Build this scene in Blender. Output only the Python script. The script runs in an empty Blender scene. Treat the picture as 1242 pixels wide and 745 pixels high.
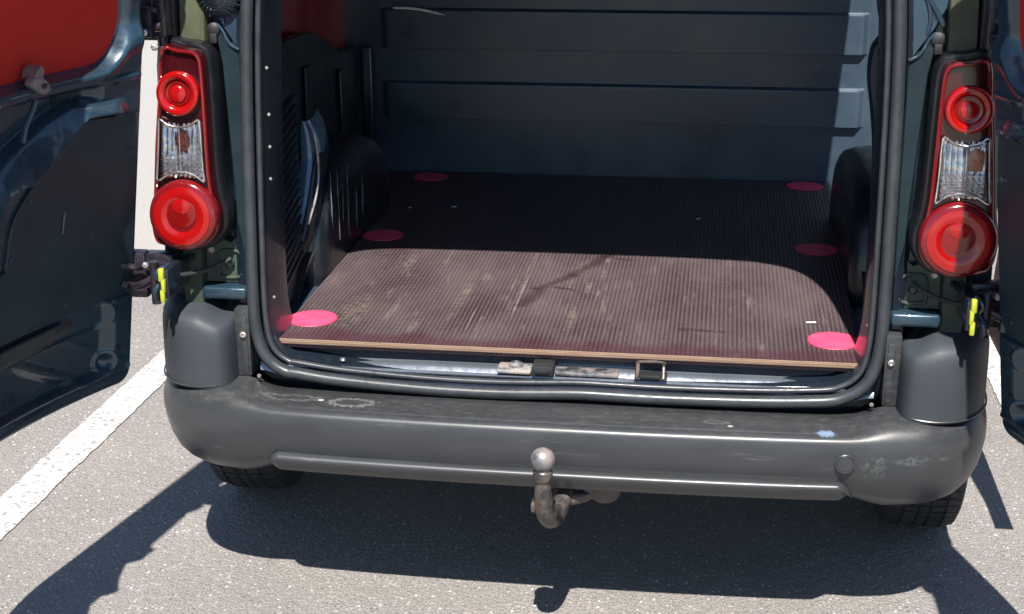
import bpy, bmesh, math, random
import numpy as np
from mathutils import Vector, Matrix
random.seed(7)
SC = bpy.context.scene
C = SC.collection

# ------------------------------------------------------------------ camera
PITCH, YAW, ROLL, FPX = math.radians(18.5), math.radians(8.25), math.radians(-0.35), 1786.0
fw = Vector((-math.sin(YAW)*math.cos(PITCH), math.cos(YAW)*math.cos(PITCH), -math.sin(PITCH)))
rt0 = Vector((math.cos(YAW), math.sin(YAW), 0)); up0 = rt0.cross(fw)
rt = rt0*math.cos(ROLL)+up0*math.sin(ROLL); up = up0*math.cos(ROLL)-rt0*math.sin(ROLL)
cam = bpy.data.objects.new('camera', bpy.data.cameras.new('camera')); C.objects.link(cam)
M3 = Matrix((rt, up, -fw)).transposed()
cam.matrix_world = Matrix.Translation((0.332, -3.036, 1.722)) @ M3.to_4x4()
cam.data.sensor_width = 36.0; cam.data.lens = FPX/1242*36.0
cam.data.clip_start = 0.05; cam.data.clip_end = 2000
SC.camera = cam

# ------------------------------------------------------------------ sky, sun, exposure
SUN_EL, SUN_AZ = math.radians(58.5), math.radians(6.0)   # azimuth measured from -Y towards +X
sd = Vector((math.sin(SUN_AZ)*math.cos(SUN_EL), -math.cos(SUN_AZ)*math.cos(SUN_EL), math.sin(SUN_EL)))
W = bpy.data.worlds.new('World'); SC.world = W; W.use_nodes = True
wn = W.node_tree; bg = wn.nodes['Background']
sky = wn.nodes.new('ShaderNodeTexSky'); sky.sky_type = 'NISHITA'; sky.sun_disc = False
sky.sun_elevation = SUN_EL; sky.sun_rotation = math.radians(180)-SUN_AZ
sky.air_density = 1.0; sky.dust_density = 0.3; sky.ozone_density = 2.5
wn.links.new(sky.outputs[0], bg.inputs[0]); bg.inputs[1].default_value = 0.074
sun = bpy.data.objects.new('sun', bpy.data.lights.new('sun', 'SUN')); C.objects.link(sun)
sun.data.energy = 5.0; sun.data.angle = math.radians(0.55); sun.data.color = (1.0, 0.945, 0.87)
sun.rotation_euler = sd.to_track_quat('Z', 'Y').to_euler()
SC.view_settings.view_transform = 'Standard'; SC.view_settings.look = 'None'
SC.view_settings.exposure = 1.05; SC.view_settings.gamma = 1.0

# ------------------------------------------------------------------ material helpers
class NT:
    def __init__(s, name):
        s.m = bpy.data.materials.new(name); s.m.use_nodes = True
        s.t = s.m.node_tree; s.b = s.t.nodes['Principled BSDF']; s._o = None
    def node(s, typ, ins=None, **kw):
        n = s.t.nodes.new(typ)
        for k, v in kw.items(): setattr(n, k, v)
        for k, v in (ins or {}).items(): s.put(n.inputs[k], v)
        return n
    def put(s, sock, v):
        if isinstance(v, bpy.types.NodeSocket): s.t.links.new(v, sock)
        elif isinstance(v, (tuple, list)) and len(v) == 3 and sock.type == 'RGBA': sock.default_value = (*v, 1)
        else: sock.default_value = v
    def obj(s):
        if s._o is None: s._o = s.node('ShaderNodeTexCoord').outputs['Object']
        return s._o
    def map(s, scale=(1,1,1), rot=(0,0,0), loc=(0,0,0), src=None):
        return s.node('ShaderNodeMapping', {'Vector': src or s.obj(), 'Scale': scale, 'Rotation': rot, 'Location': loc}).outputs[0]
    def noise(s, sc=5, det=4, rough=.55, vec=None, dist=0):
        return s.node('ShaderNodeTexNoise', {'Vector': vec or s.obj(), 'Scale': sc, 'Detail': det, 'Roughness': rough, 'Distortion': dist}).outputs['Fac']
    def vor(s, sc=5, vec=None, out='Distance', feature='F1'):
        return s.node('ShaderNodeTexVoronoi', {'Vector': vec or s.obj(), 'Scale': sc}, feature=feature).outputs[out]
    def math(s, op, a, b=0.0, c=0.0, clamp=False):
        n = s.node('ShaderNodeMath', operation=op, use_clamp=clamp); s.put(n.inputs[0], a); s.put(n.inputs[1], b); s.put(n.inputs[2], c)
        return n.outputs[0]
    def ramp(s, fac, lo, hi, a=0.0, b=1.0):
        return s.node('ShaderNodeMapRange', {'Value': fac, 'From Min': lo, 'From Max': hi, 'To Min': a, 'To Max': b}).outputs[0]
    def mix(s, fac, a, b):
        n = s.node('ShaderNodeMix', data_type='RGBA'); s.put(n.inputs[0], fac); s.put(n.inputs[6], a); s.put(n.inputs[7], b)
        return n.outputs[2]
    def sep(s, vec=None):
        return s.node('ShaderNodeSeparateXYZ', {'Vector': vec or s.obj()}).outputs
    def bump(s, h, strength=.3, dist=.01, nrm=None):
        ins = {'Height': h, 'Strength': strength, 'Distance': dist}
        if nrm: ins['Normal'] = nrm
        return s.node('ShaderNodeBump', ins).outputs[0]
    def blob(s, cx, cy, cz, rx, ry, rz, soft=.35, wob=None):
        """1 inside an ellipsoidal mark, 0 outside (stain or scuff with a shape of its own)"""
        v = s.map(scale=(1/rx, 1/ry, 1/rz), loc=(-cx/rx, -cy/ry, -cz/rz))
        d = s.node('ShaderNodeVectorMath', {0: v}, operation='LENGTH').outputs['Value']
        if wob is not None: d = s.math('ADD', d, s.math('MULTIPLY', s.math('SUBTRACT', wob, .5), 1.6))
        return s.ramp(d, 1.0, 1.0-soft)
    def set(s, **kw):
        nm = dict(base='Base Color', rough='Roughness', metal='Metallic', normal='Normal', coat='Coat Weight', coatr='Coat Roughness',
                  spec='Specular IOR Level', trans='Transmission Weight', ior='IOR', alpha='Alpha', sheen='Sheen Weight')
        for k, v in kw.items(): s.put(s.b.inputs[nm[k]], v)
        return s.m

def plain(name, col, rough=.5, metal=0., coat=0., var=.25, sc=9., bump=.0, bsc=200., spec=.5, rvar=.12):
    t = NT(name); n = t.noise(sc, 5, .6)
    d = tuple(c*(1-var) for c in col); h = tuple(min(1, c*(1+var)) for c in col)
    base = t.mix(t.ramp(n, .3, .7), d, h)
    t.set(base=base, rough=t.ramp(t.noise(sc*3, 4), .3, .7, max(.03, rough-rvar), min(1, rough+rvar)), metal=metal, coat=coat, coatr=.08, spec=spec)
    if bump: t.set(normal=t.bump(t.noise(bsc, 3), bump, .001))
    return t.m

# asphalt
def asphalt_mat():
    t = NT('asphalt')
    cell = t.vor(95, out='Color'); cs = t.sep(cell)
    d = t.vor(95)
    fine = t.noise(260, 3, .7); mid = t.noise(28, 5, .65); big = t.noise(1.1, 4, .6)
    base = t.mix(t.ramp(fine, .36, .64), (.095, .088, .083), (.335, .312, .296))
    base = t.mix(t.math('MULTIPLY', t.ramp(cs[0], .55, 1.0), t.ramp(d, .5, .15)), base, (.42, .395, .37))
    base = t.mix(t.math('MULTIPLY', t.ramp(cs[1], .7, 1.0, 0, .75), t.ramp(d, .5, .2)), base, (.075, .070, .068))
    base = t.mix(t.math('MULTIPLY', t.ramp(cs[2], .975, .99), t.ramp(d, .33, .22)), base, (.62, .60, .57))
    m = t.ramp(t.math('ADD', t.math('MULTIPLY', mid, .35), t.math('MULTIPLY', big, .65)), .3, .7, .80, 1.16)
    n = t.node('ShaderNodeVectorMath', {0: base, 'Scale': m}, operation='SCALE').outputs[0]
    spot = t.noise(3.3, 3, .5)
    n = t.mix(t.ramp(spot, .66, .74, 0, .35), n, (.10, .097, .095))
    n = t.mix(t.ramp(t.noise(7, 6, .8), .60, .72, 0, .30), n, (.33, .31, .295))
    h = t.math('ADD', t.math('MULTIPLY', d, -1.0), t.math('MULTIPLY', fine, .8))
    return t.set(base=n, rough=.88, spec=.3, normal=t.bump(h, .65, .006))
def concrete_mat():
    t = NT('pale_concrete'); f = t.noise(190, 4, .7); b = t.noise(2.5, 4)
    base = t.mix(t.ramp(f, .3, .7), (.19, .18, .17), (.38, .365, .345))
    base = t.mix(t.ramp(b, .35, .75, 0, .35), base, (.27, .255, .24))
    return t.set(base=base, rough=.9, normal=t.bump(f, .4, .004))
def roadpaint_mat():
    t = NT('worn_road_paint'); f = t.noise(150, 5, .75); v = t.vor(95); c = t.sep(t.vor(95, out='Color'))
    wear = t.math('ADD', t.math('MULTIPLY', f, .65), t.math('MULTIPLY', c[0], .35))
    base = t.mix(t.ramp(t.noise(9, 4), .3, .7), (.42, .415, .40), (.56, .55, .535))
    base = t.mix(t.ramp(wear, .56, .66), base, (.21, .195, .185))
    return t.set(base=base, rough=.8, normal=t.bump(t.math('SUBTRACT', f, v), .55, .005))

def bumper_mat():
    t = NT('weathered_bumper_plastic')
    x = t.sep()
    w = t.noise(3.2, 6, .65, vec=t.map(scale=(1, 3, 3))); s = t.noise(30, 5, .7, vec=t.map(scale=(.12, 1.6, 1.6), rot=(0, .05, .12)))
    f = t.noise(120, 4, .7)
    base = t.mix(t.ramp(w, .3, .7), (.027, .030, .034), (.043, .047, .052))
    scr = t.math('MULTIPLY', t.ramp(s, .60, .70), t.ramp(w, .42, .62))
    base = t.mix(t.math('MULTIPLY', scr, .5), base, (.15, .15, .155))
    dust = t.math('MULTIPLY', t.ramp(x[2], .496, .504), t.ramp(t.noise(75, 6, .8, vec=t.map(scale=(.5, 1, 1))), .48, .72))
    base = t.mix(t.ramp(x[2], .4985, .502, 0, .35), base, (.018, .018, .019))
    base = t.mix(t.math('MULTIPLY', dust, .36), base, (.12, .12, .12))
    fs = t.noise(160, 4, .8, vec=t.map(scale=(.06, 1.4, 1), rot=(0, 0, .5)))
    base = t.mix(t.math('MULTIPLY', t.math('MULTIPLY', t.ramp(fs, .66, .72), t.ramp(x[2], .496, .504)), .5), base, (.22, .22, .22))
    # rubbed rings and smudges on the loading edge
    for cx, cy, rx, ry, k, col in ((-.445, -.13, .055, .026, .55, (.22, .215, .21)), (-.585, -.118, .075, .018, .35, (.2, .2, .2)), (.345, -.14, .03, .01, .35, (.2, .2, .2))):
        ring = t.math('SUBTRACT', t.blob(cx, cy, .51, rx, ry, .06, .2, f), t.blob(cx, cy, .51, rx*.8, ry*.72, .06, .3, f), clamp=True)
        base = t.mix(t.math('MULTIPLY', ring, k), base, col)
    base = t.mix(t.math('MULTIPLY', t.blob(.572, -.165, .505, .022, .015, .05, .4, f), .75), base, (.17, .25, .36))
    base = t.mix(t.math('MULTIPLY', t.blob(-.515, -.125, .51, .008, .006, .05, .4), .8), base, (.5, .5, .5))
    base = t.mix(t.math('MULTIPLY', t.blob(.375, -.155, .51, .007, .005, .05, .4), .7), base, (.45, .47, .47))
    sc1 = t.math('MULTIPLY', t.blob(.672, -.17, .435, .03, .06, .035, .6, f), t.ramp(t.noise(70, 4, .8), .47, .6))
    base = t.mix(t.math('MULTIPLY', sc1, .5), base, (.17, .21, .20))
    sc2 = t.math('MULTIPLY', t.blob(.76, -.15, .452, .09, .08, .012, .6, f), t.ramp(t.noise(60, 4, .8, vec=t.map(scale=(.3, 1, 1))), .5, .6))
    base = t.mix(t.math('MULTIPLY', sc2, .3), base, (.22, .25, .25))
    rough = t.ramp(t.math('ADD', t.math('MULTIPLY', w, .5), t.math('MULTIPLY', f, .5)), .3, .7, .29, .46)
    return t.set(base=base, rough=rough, spec=.55, normal=t.bump(t.noise(900, 2), .10, .0006))

def board_mat():
    t = NT('ribbed_phenolic_board')
    p = t.sep(); PITCHM = .0102
    ph = t.math('MULTIPLY', p[0], 2*math.pi/PITCHM)
    rib = t.math('MULTIPLY_ADD', t.math('SINE', ph), .5, .5)
    ph2 = t.math('MULTIPLY', p[1], 2*math.pi/.0125)
    rib2 = t.math('MULTIPLY_ADD', t.math('SINE', ph2), .5, .5)
    warp = t.noise(7, 5, .65, vec=t.map(scale=(1, .45, 1)))
    streak = t.noise(26, 6, .72, vec=t.map(scale=(1.2, .16, 1), rot=(0, 0, -.22)))
    streak2 = t.noise(60, 5, .75, vec=t.map(scale=(1.3, .05, 1)))
    fine = t.noise(330, 3, .7)
    rm = t.math('MULTIPLY', rib, t.ramp(t.noise(90, 5, .8), .3, .6, .45, 1.0))
    base = t.mix(rm, (.012, .008, .010), (.105, .072, .078))
    for an, sc_, th in ((.45, 17, .69), (-.3, 13, .70), (1.1, 15, .71)):
        ln = t.noise(sc_, 3, .6, vec=t.map(scale=(2.6, .05, 1), rot=(0, 0, an)))
        lk = t.noise(9, 3, .6, vec=t.map(loc=(an*9, 3, 0)))
        base = t.mix(t.math('MULTIPLY', t.math('MULTIPLY', t.ramp(ln, th, th+.02), t.ramp(lk, .48, .6)), .5), base, (.30, .27, .26))
    base = t.mix(t.math('MULTIPLY', t.ramp(rib2, .35, .75), .22), base, (.13, .10, .105))
    base = t.mix(t.math('MULTIPLY', t.ramp(rib2, .30, .05), .45), base, (.020, .013, .016))
    base = t.mix(t.ramp(warp, .35, .7, 0, .42), base, (.125, .096, .098))
    base = t.mix(t.math('MULTIPLY', t.ramp(streak, .58, .70), .38), base, (.23, .19, .165))
    base = t.mix(t.math('MULTIPLY', t.ramp(streak2, .66, .74), .45), base, (.34, .30, .28))
    base = t.mix(t.math('MULTIPLY', t.ramp(fine, .62, .75), .35), base, (.25, .21, .2))
    # ochre rub marks on the left, maroon clean strip along the edge, dark wet trace in the middle
    for cx, cy, rx, ry, rot in ((-.52, .2, .05, .16, -.5), (-.28, .37, .02, .22, -.15), (-.47, .62, .018, .12, -.1), (.0, .2, .014, .12, 0)):
        v = t.map(loc=(-cx, -cy, 0)); v = t.node('ShaderNodeMapping', {'Vector': v, 'Rotation': (0, 0, -rot), 'Scale': (1/rx, 1/ry, 0)}).outputs[0]
        d = t.node('ShaderNodeVectorMath', {0: v}, operation='LENGTH').outputs['Value']
        m = t.math('MULTIPLY', t.ramp(d, 1, .3), t.ramp(t.noise(45, 5, .75), .42, .62))
        base = t.mix(t.math('MULTIPLY', m, .32), base, (.25, .22, .16))
    edge = t.ramp(t.math('ADD', p[1], t.math('MULTIPLY', t.math('SUBTRACT', warp, .5), .12)), .075, .035)
    base = t.mix(t.math('MULTIPLY', edge, .62), base, (.05, .014, .022))
    dist = t.math('MULTIPLY', t.math('SUBTRACT', t.noise(22, 4, .7), .5), .05)
    for (ax, ay, bx, by, w) in ((.045, .745, -.03, .56, .022), (-.03, .56, -.105, .43, .017), (-.10, .42, -.125, .30, .024), (.04, .73, .11, .71, .009), (-.07, .46, .0, .42, .008), (.26, .17, .35, .165, .01)):
        L = math.hypot(bx-ax, by-ay); ang = math.atan2(by-ay, bx-ax)
        v = t.map(loc=(-(ax+bx)/2, -(ay+by)/2, 0))
        v = t.node('ShaderNodeMapping', {'Vector': v, 'Rotation': (0, 0, -ang)}).outputs[0]
        q = t.sep(v)
        dx = t.math('MAXIMUM', t.math('SUBTRACT', t.math('ABSOLUTE', q[0]), L/2), 0.0)
        dd = t.math('ADD', t.math('SQRT', t.math('ADD', t.math('MULTIPLY', dx, dx), t.math('MULTIPLY', q[1], q[1]))), dist)
        base = t.mix(t.ramp(dd, w, w*.35, 0, .62), base, (.022, .010, .012))
    h = t.math('ADD', t.math('MULTIPLY', rib, 1.0), t.math('ADD', t.math('MULTIPLY', rib2, .25), t.math('MULTIPLY', fine, .3)))
    return t.set(base=base, rough=t.ramp(warp, .3, .7, .42, .62), spec=.45, normal=t.bump(h, .55, .0018))

def wood_edge_mat():
    t = NT('plywood_edge'); z = t.sep()
    lay = t.math('MULTIPLY_ADD', t.math('SINE', t.math('MULTIPLY', z[2], 2*math.pi/.0045)), .5, .5)
    n = t.noise(60, 4, .7, vec=t.map(scale=(.3, 1, 4)))
    base = t.mix(lay, (.16, .10, .065), (.30, .22, .15)); base = t.mix(t.ramp(n, .4, .65, 0, .6), base, (.17, .09, .07))
    return t.set(base=base, rough=.8)

def paint(name, col, rough=.3, flake=.0, metal=.25, dirt=.25):
    t = NT(name); n = t.noise(5, 5, .6); g = t.noise(55, 5, .7)
    base = t.mix(t.ramp(n, .3, .7), tuple(c*.82 for c in col), tuple(c*1.15 for c in col))
    base = t.mix(t.math('MULTIPLY', t.ramp(g, .55, .72), dirt), base, (.16, .155, .15))
    return t.set(base=base, rough=t.ramp(g, .35, .7, rough, rough+.18), metal=metal, coat=.7, coatr=.07)

def scratched(name, col, rough, amount=.5, tint=(.3, .32, .34), scale=(1, 1, .06), sc=120):
    t = NT(name); n = t.noise(6, 5, .6); s = t.noise(sc, 5, .75, vec=t.map(scale=scale, rot=(.15, .1, 0)))
    base = t.mix(t.ramp(n, .3, .7), tuple(c*.8 for c in col), tuple(c*1.2 for c in col))
    base = t.mix(t.math('MULTIPLY', t.ramp(s, .63, .72), amount), base, tint)
    return t.set(base=base, rough=t.ramp(n, .3, .7, rough-.08, rough+.1), spec=.5, normal=t.bump(t.noise(500, 2), .12, .0006))

def rusty(name, clean, rough=.35, amt=.5):
    t = NT(name); n = t.noise(24, 6, .7); m = t.noise(90, 4, .7)
    base = t.mix(t.ramp(n, .42, .62, 0, amt), clean, (.20, .085, .035))
    base = t.mix(t.ramp(m, .55, .75, 0, .5), base, (.06, .045, .035))
    return t.set(base=base, metal=t.ramp(n, .42, .62, .85, .1), rough=t.ramp(n, .4, .65, rough, .8), normal=t.bump(m, .25, .002))

def disc_mat():
    t = NT('pink_red_disc'); n = t.noise(70, 6, .75); m = t.noise(18, 4, .6)
    base = t.mix(t.ramp(m, .35, .65), (.66, .05, .125), (.82, .075, .17))
    base = t.mix(t.ramp(n, .58, .72, 0, .6), base, (.20, .05, .06))
    base = t.mix(t.ramp(t.noise(300, 3, .8), .64, .74, 0, .6), base, (.55, .30, .32))
    r = t.node('ShaderNodeVectorMath', {0: t.map(scale=(1, 1, 0))}, operation='LENGTH').outputs['Value']
    base = t.mix(t.math('MULTIPLY', t.ramp(r, .050, .058), .5), base, (.16, .012, .025))
    return t.set(base=base, rough=.55, normal=t.bump(n, .3, .002))
MT = dict(
    asphalt=asphalt_mat(), concrete=concrete_mat(), roadpaint=roadpaint_mat(), bumper=bumper_mat(), board=board_mat(), ply=wood_edge_mat(),
    red=paint('red_body_paint', (.27, .012, .010), .3, metal=.0, dirt=.08),
    reddull=plain('red_window_panel', (.44, .020, .014), .65, var=.10, sc=3, spec=.25),
    navy=paint('dark_blue_grey_paint', (.018, .042, .066), .24, dirt=.06),
    navydark=paint('dark_paint_inside', (.008, .015, .026), .34, dirt=.04),
    bulk=scratched('bulkhead_paint', (.036, .058, .084), .32, .12, (.3, .33, .37), scale=(.06, 1, 1), sc=80),
    panel=scratched('door_trim_plastic', (.011, .025, .035), .5, .10, (.16, .2, .24), scale=(1, 1, .1), sc=60),
    trim=scratched('black_trim_plastic', (.014, .020, .030), .30, .25, (.09, .105, .12)),
    archtrim=scratched('scratched_arch_plastic', (.009, .012, .017), .26, .8, (.20, .23, .26), scale=(1.5, 1.5, .10), sc=55),
    olive=plain('olive_pillar_paint', (.060, .068, .038), .5, var=.3, sc=14, spec=.4),
    olivedark=plain('dull_green_primer', (.040, .058, .042), .5, var=.35, sc=16, spec=.4),
    rubber=plain('rubber_seal', (.030, .035, .041), .36, var=.25, sc=20, spec=.5),
    rubberdark=plain('black_rubber', (.015, .016, .018), .6, var=.3, sc=30),
    tyre=plain('tyre_rubber', (.022, .023, .025), .75, var=.35, sc=40, bump=.3),
    cap=plain('bumper_corner_plastic', (.032, .039, .048), .58, var=.15, sc=7, bump=.10, bsc=900, rvar=.05),
    sill=paint('sill_paint', (.15, .17, .20), .20, metal=.5, dirt=.5),
    steel=rusty('worn_steel', (.55, .55, .55), .28, .7), steelclean=rusty('bright_steel', (.24, .25, .27), .28, .45),
    hitch=rusty('rusty_cast_steel', (.085, .085, .085), .34, .35),
    chrome=plain('lamp_reflector', (.66, .64, .62), .16, metal=.9, var=.3, sc=60, rvar=.08),
    disc=disc_mat(),
    yellow=plain('yellow_green_plastic', (.40, .42, .03), .45, var=.08, spec=.5),
    blackgloss=plain('black_lamp_base', (.006, .007, .009), .32, var=.2, spec=.5),
    maroon=plain('dark_red_lamp_housing', (.030, .002, .004), .14, var=.25, coat=.25, rvar=.05),
    lampred=plain('bright_red_lens', (.27, .0025, .0025), .12, var=.06, coat=.55, spec=.45, rvar=.03),
    lampdeep=plain('deep_red_lens', (.15, .002, .002), .14, var=.08, coat=.55, spec=.45, rvar=.03),
    lamprim=plain('pinkish_red_rim', (.13, .005, .007), .12, var=.2, coat=.55, spec=.45, rvar=.05),
    amber=plain('amber_bulb', (.42, .13, .06), .3, var=.3, sc=60), bulbdark=plain('dark_red_bulb', (.10, .022, .016), .3, var=.3, sc=60),
    grit=plain('grit_stone', (.27, .255, .24), .8, var=.5, sc=31),
    paper=plain('paper', (.72, .70, .66), .8, var=.1),
    gloss=paint('glossy_inner_paint', (.05, .12, .20), .2, dirt=.06),
    pillar=plain('pillar_paint', (.0065, .016, .022), .42, var=.2, sc=12, spec=.35),
    hingedark=plain('dark_hinge_paint', (.018, .014, .022), .35, var=.35, sc=25),
    scratch=plain('pale_scratch', (.16, .17, .18), .6),
    glassgrey=plain('windscreen_glass', (.02, .025, .03), .05, var=.0, coat=1., rvar=.0),
)
def glass_mat():
    t = NT('clear_lamp_lens'); w = t.noise(40, 2, .5)
    return t.set(base=(.93, .95, .97), rough=.04, trans=1.0, ior=1.3, normal=t.bump(w, .15, .002))
MT['glass'] = glass_mat()

# ------------------------------------------------------------------ mesh helpers
def finish(name, me, mat, parent=None, smooth=35, **props):
    for m in (mat if isinstance(mat, (list, tuple)) else [mat]): me.materials.append(m)
    if smooth:
        me.polygons.foreach_set('use_smooth', [True]*len(me.polygons)); me.set_sharp_from_angle(angle=math.radians(smooth))
    o = bpy.data.objects.new(name, me); C.objects.link(o)
    if parent: o.parent = parent
    for k, v in props.items(): o[k] = v
    return o
def from_bm(name, bm, mat, parent=None, smooth=35, **props):
    bmesh.ops.recalc_face_normals(bm, faces=bm.faces)
    me = bpy.data.meshes.new(name); bm.to_mesh(me); bm.free()
    return finish(name, me, mat, parent, smooth, **props)
def box(bm, lo, hi, bev=0., seg=2, mat=None):
    lo, hi = Vector(lo), Vector(hi)
    r = bmesh.ops.create_cube(bm, size=1.0)
    vs = r['verts']
    for v in vs: v.co = Vector([lo[i]+(v.co[i]+.5)*(hi[i]-lo[i]) for i in range(3)])
    if bev:
        es = list({e for v in vs for e in v.link_edges})
        nb = bmesh.ops.bevel(bm, geom=es, offset=bev, segments=seg, affect='EDGES', profile=.5)
        vs = list({v for f in nb['faces'] for v in f.verts})
    if mat is not None:
        for v in vs: v.co = mat @ v.co
    return vs
def crom(pts, n=6, closed=False):
    P = [np.array(p, float) for p in pts]; out = []
    N = len(P); rng = range(N if closed else N-1)
    for i in rng:
        p0 = P[(i-1) % N] if closed or i > 0 else 2*P[0]-P[1]
        p1, p2 = P[i % N], P[(i+1) % N]
        p3 = P[(i+2) % N] if closed or i+2 < N else 2*P[-1]-P[-2]
        for k in range(n):
            t = k/n
            out.append(.5*((2*p1)+(-p0+p2)*t+(2*p0-5*p1+4*p2-p3)*t*t+(-p0+3*p1-3*p2+p3)*t**3))
    if not closed: out.append(P[-1])
    return out
def tube(bm, pts, r, seg=10, closed=False, caps=True):
    pts = [Vector(p) for p in pts]; n = len(pts); rings = []; nrm = None
    for i, p in enumerate(pts):
        a = pts[(i-1) % n] if closed or i else pts[0]; b = pts[(i+1) % n] if closed or i < n-1 else pts[-1]
        t = (b-a).normalized()
        if nrm is None: nrm = t.orthogonal().normalized()
        nrm = (nrm-t*nrm.dot(t)).normalized(); bn = t.cross(nrm)
        rr = r[i] if isinstance(r, (list, tuple)) else r
        rings.append([bm.verts.new(p+(nrm*math.cos(2*math.pi*k/seg)+bn*math.sin(2*math.pi*k/seg))*rr) for k in range(seg)])
    for i in range(n if closed else n-1):
        A, B = rings[i], rings[(i+1) % n]
        off = 0
        if closed and i == n-1:
            off = min(range(seg), key=lambda q: sum((A[k].co-B[(k+q) % seg].co).length for k in range(seg)))
        for k in range(seg):
            bm.faces.new((A[k], A[(k+1) % seg], B[(k+1+off) % seg], B[(k+off) % seg]))
    if caps and not closed: bm.faces.new(rings[0][::-1]); bm.faces.new(rings[-1])
def gridmesh(bm, rows, closed_u=False, closed_v=False):
    V = [[bm.verts.new(p) for p in r] for r in rows]; n = len(V); m = len(V[0])
    for i in range(n if closed_v else n-1):
        for j in range(m if closed_u else m-1):
            q = (V[i][j], V[i][(j+1) % m], V[(i+1) % n][(j+1) % m], V[(i+1) % n][j])
            try: bm.faces.new(q)
            except ValueError: pass
    return V
def prism(bm, poly, fn, d0, d1, inset=0., rings=None):
    """extrude a 2-D outline: fn(u, v, d) -> point; optional rounded front given by rings [(inset, depth)...]"""
    n = len(poly); c = np.mean(np.array(poly), axis=0)
    ar = sum(poly[i][0]*poly[(i+1) % n][1]-poly[(i+1) % n][0]*poly[i][1] for i in range(n))
    sg = 1 if ar > 0 else -1
    nr = []
    for i in range(n):
        a, b = np.array(poly[i-1], float), np.array(poly[(i+1) % n], float); t = b-a; t /= (np.linalg.norm(t)+1e-9)
        nr.append(np.array((-t[1], t[0]))*sg)
    R = rings or [(inset, d0)]
    rows = [[fn(*poly[i], d1) for i in range(n)]]
    for ins, d in R: rows.append([fn(*(np.array(poly[i])+nr[i]*ins), d) for i in range(n)])
    V = gridmesh(bm, rows, closed_u=True)
    bm.faces.new(V[0]); bm.faces.new(V[-1][::-1])
def lathe(bm, prof, fn, seg=32, full=True):
    rows = [[fn(r*math.cos(2*math.pi*k/seg), r*math.sin(2*math.pi*k/seg), h) for k in range(seg)] for r, h in prof]
    V = gridmesh(bm, rows, closed_u=True)
    if prof[0][0] > 1e-5: bm.faces.new(V[0][::-1])
    if prof[-1][0] > 1e-5: bm.faces.new(V[-1])
    bmesh.ops.remove_doubles(bm, verts=bm.verts, dist=1e-6)
def sst(a, b, x):
    t = np.clip((x-a)/(b-a), 0, 1); return t*t*(3-2*t)
def empty(name, loc=(0, 0, 0), **props):
    o = bpy.data.objects.new(name, None); C.objects.link(o); o.location = loc; o.empty_display_size = .1
    for k, v in props.items(): o[k] = v
    return o
def sheet(name, x0, x1, y0, y1, z, mat, **props):
    bm = bmesh.new(); bm.faces.new([bm.verts.new(p) for p in ((x0, y0, z), (x1, y0, z), (x1, y1, z), (x0, y1, z))])
    return from_bm(name, bm, mat, None, 0, **props)
def copyobj(o, parent, name=None):
    c = o.copy(); C.objects.link(c); c.parent = parent
    if name: c.name = name
    return c

# ------------------------------------------------------------------ the setting
sheet('asphalt_ground', -400, 400, -400, 400, 0, MT['asphalt'], kind='structure')
def quadpoly(name, pts, z, mat, **props):
    bm = bmesh.new(); bm.faces.new([bm.verts.new((*p, z)) for p in pts]); return from_bm(name, bm, mat, None, 0, **props)
quadpoly('concrete_pavement', [(-60, 2.25), (-1.80, 2.25), (-1.80, 40), (-60, 40)], .004, MT['concrete'], kind='structure')
def parking_line(xa, ya, xb, yb, w):
    d = np.array((xb-xa, yb-ya)); d /= np.linalg.norm(d); nx = np.array((-d[1], d[0]))*w/2
    N = 160; L = math.hypot(xb-xa, yb-ya); bm = bmesh.new(); rng = random.Random(int(abs(xa)*100))
    A, B = [], []
    for i in range(N+1):
        p = np.array((xa, ya))+d*L*i/N
        a = p+nx*(1+rng.uniform(-.05, .05)); b = p-nx*(1+rng.uniform(-.05, .05))
        A.append(bm.verts.new((*a, .004))); B.append(bm.verts.new((*b, .004)))
    for i in range(N): bm.faces.new((A[i], B[i], B[i+1], A[i+1]))
    return from_bm('parking_line', bm, MT['roadpaint'], None, 0, kind='structure')
parking_line(-1.512, -2.6, -1.448, 2.2, .118)
parking_line(1.268, 1.02, 1.235, 4.9, .115)

bm = bmesh.new(); rng = random.Random(21)
for k in range(900):
    x, y = rng.uniform(-2.2, 1.9), rng.uniform(-.45, 2.6) if k % 3 else rng.uniform(-.4, .7)
    r = rng.choice((.0012, .0016, .002, .0026, .0036)); a0 = rng.uniform(0, 6.28)
    bs = [bm.verts.new((x+r*rng.uniform(.7, 1.2)*math.cos(a0+q*1.26), y+r*rng.uniform(.7, 1.2)*math.sin(a0+q*1.26), .0005)) for q in range(5)]
    tp = bm.verts.new((x+rng.uniform(-.3, .3)*r, y, .0005+r*.9))
    for q in range(5): bm.faces.new((bs[q], bs[(q+1) % 5], tp))
from_bm('loose_grit', bm, MT['grit'], None, 0, kind='stuff')

# ------------------------------------------------------------------ the van
van = empty('van', (0, 0, 0), label='dark van seen from behind with both rear doors open and an empty load space', category='van')

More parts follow.
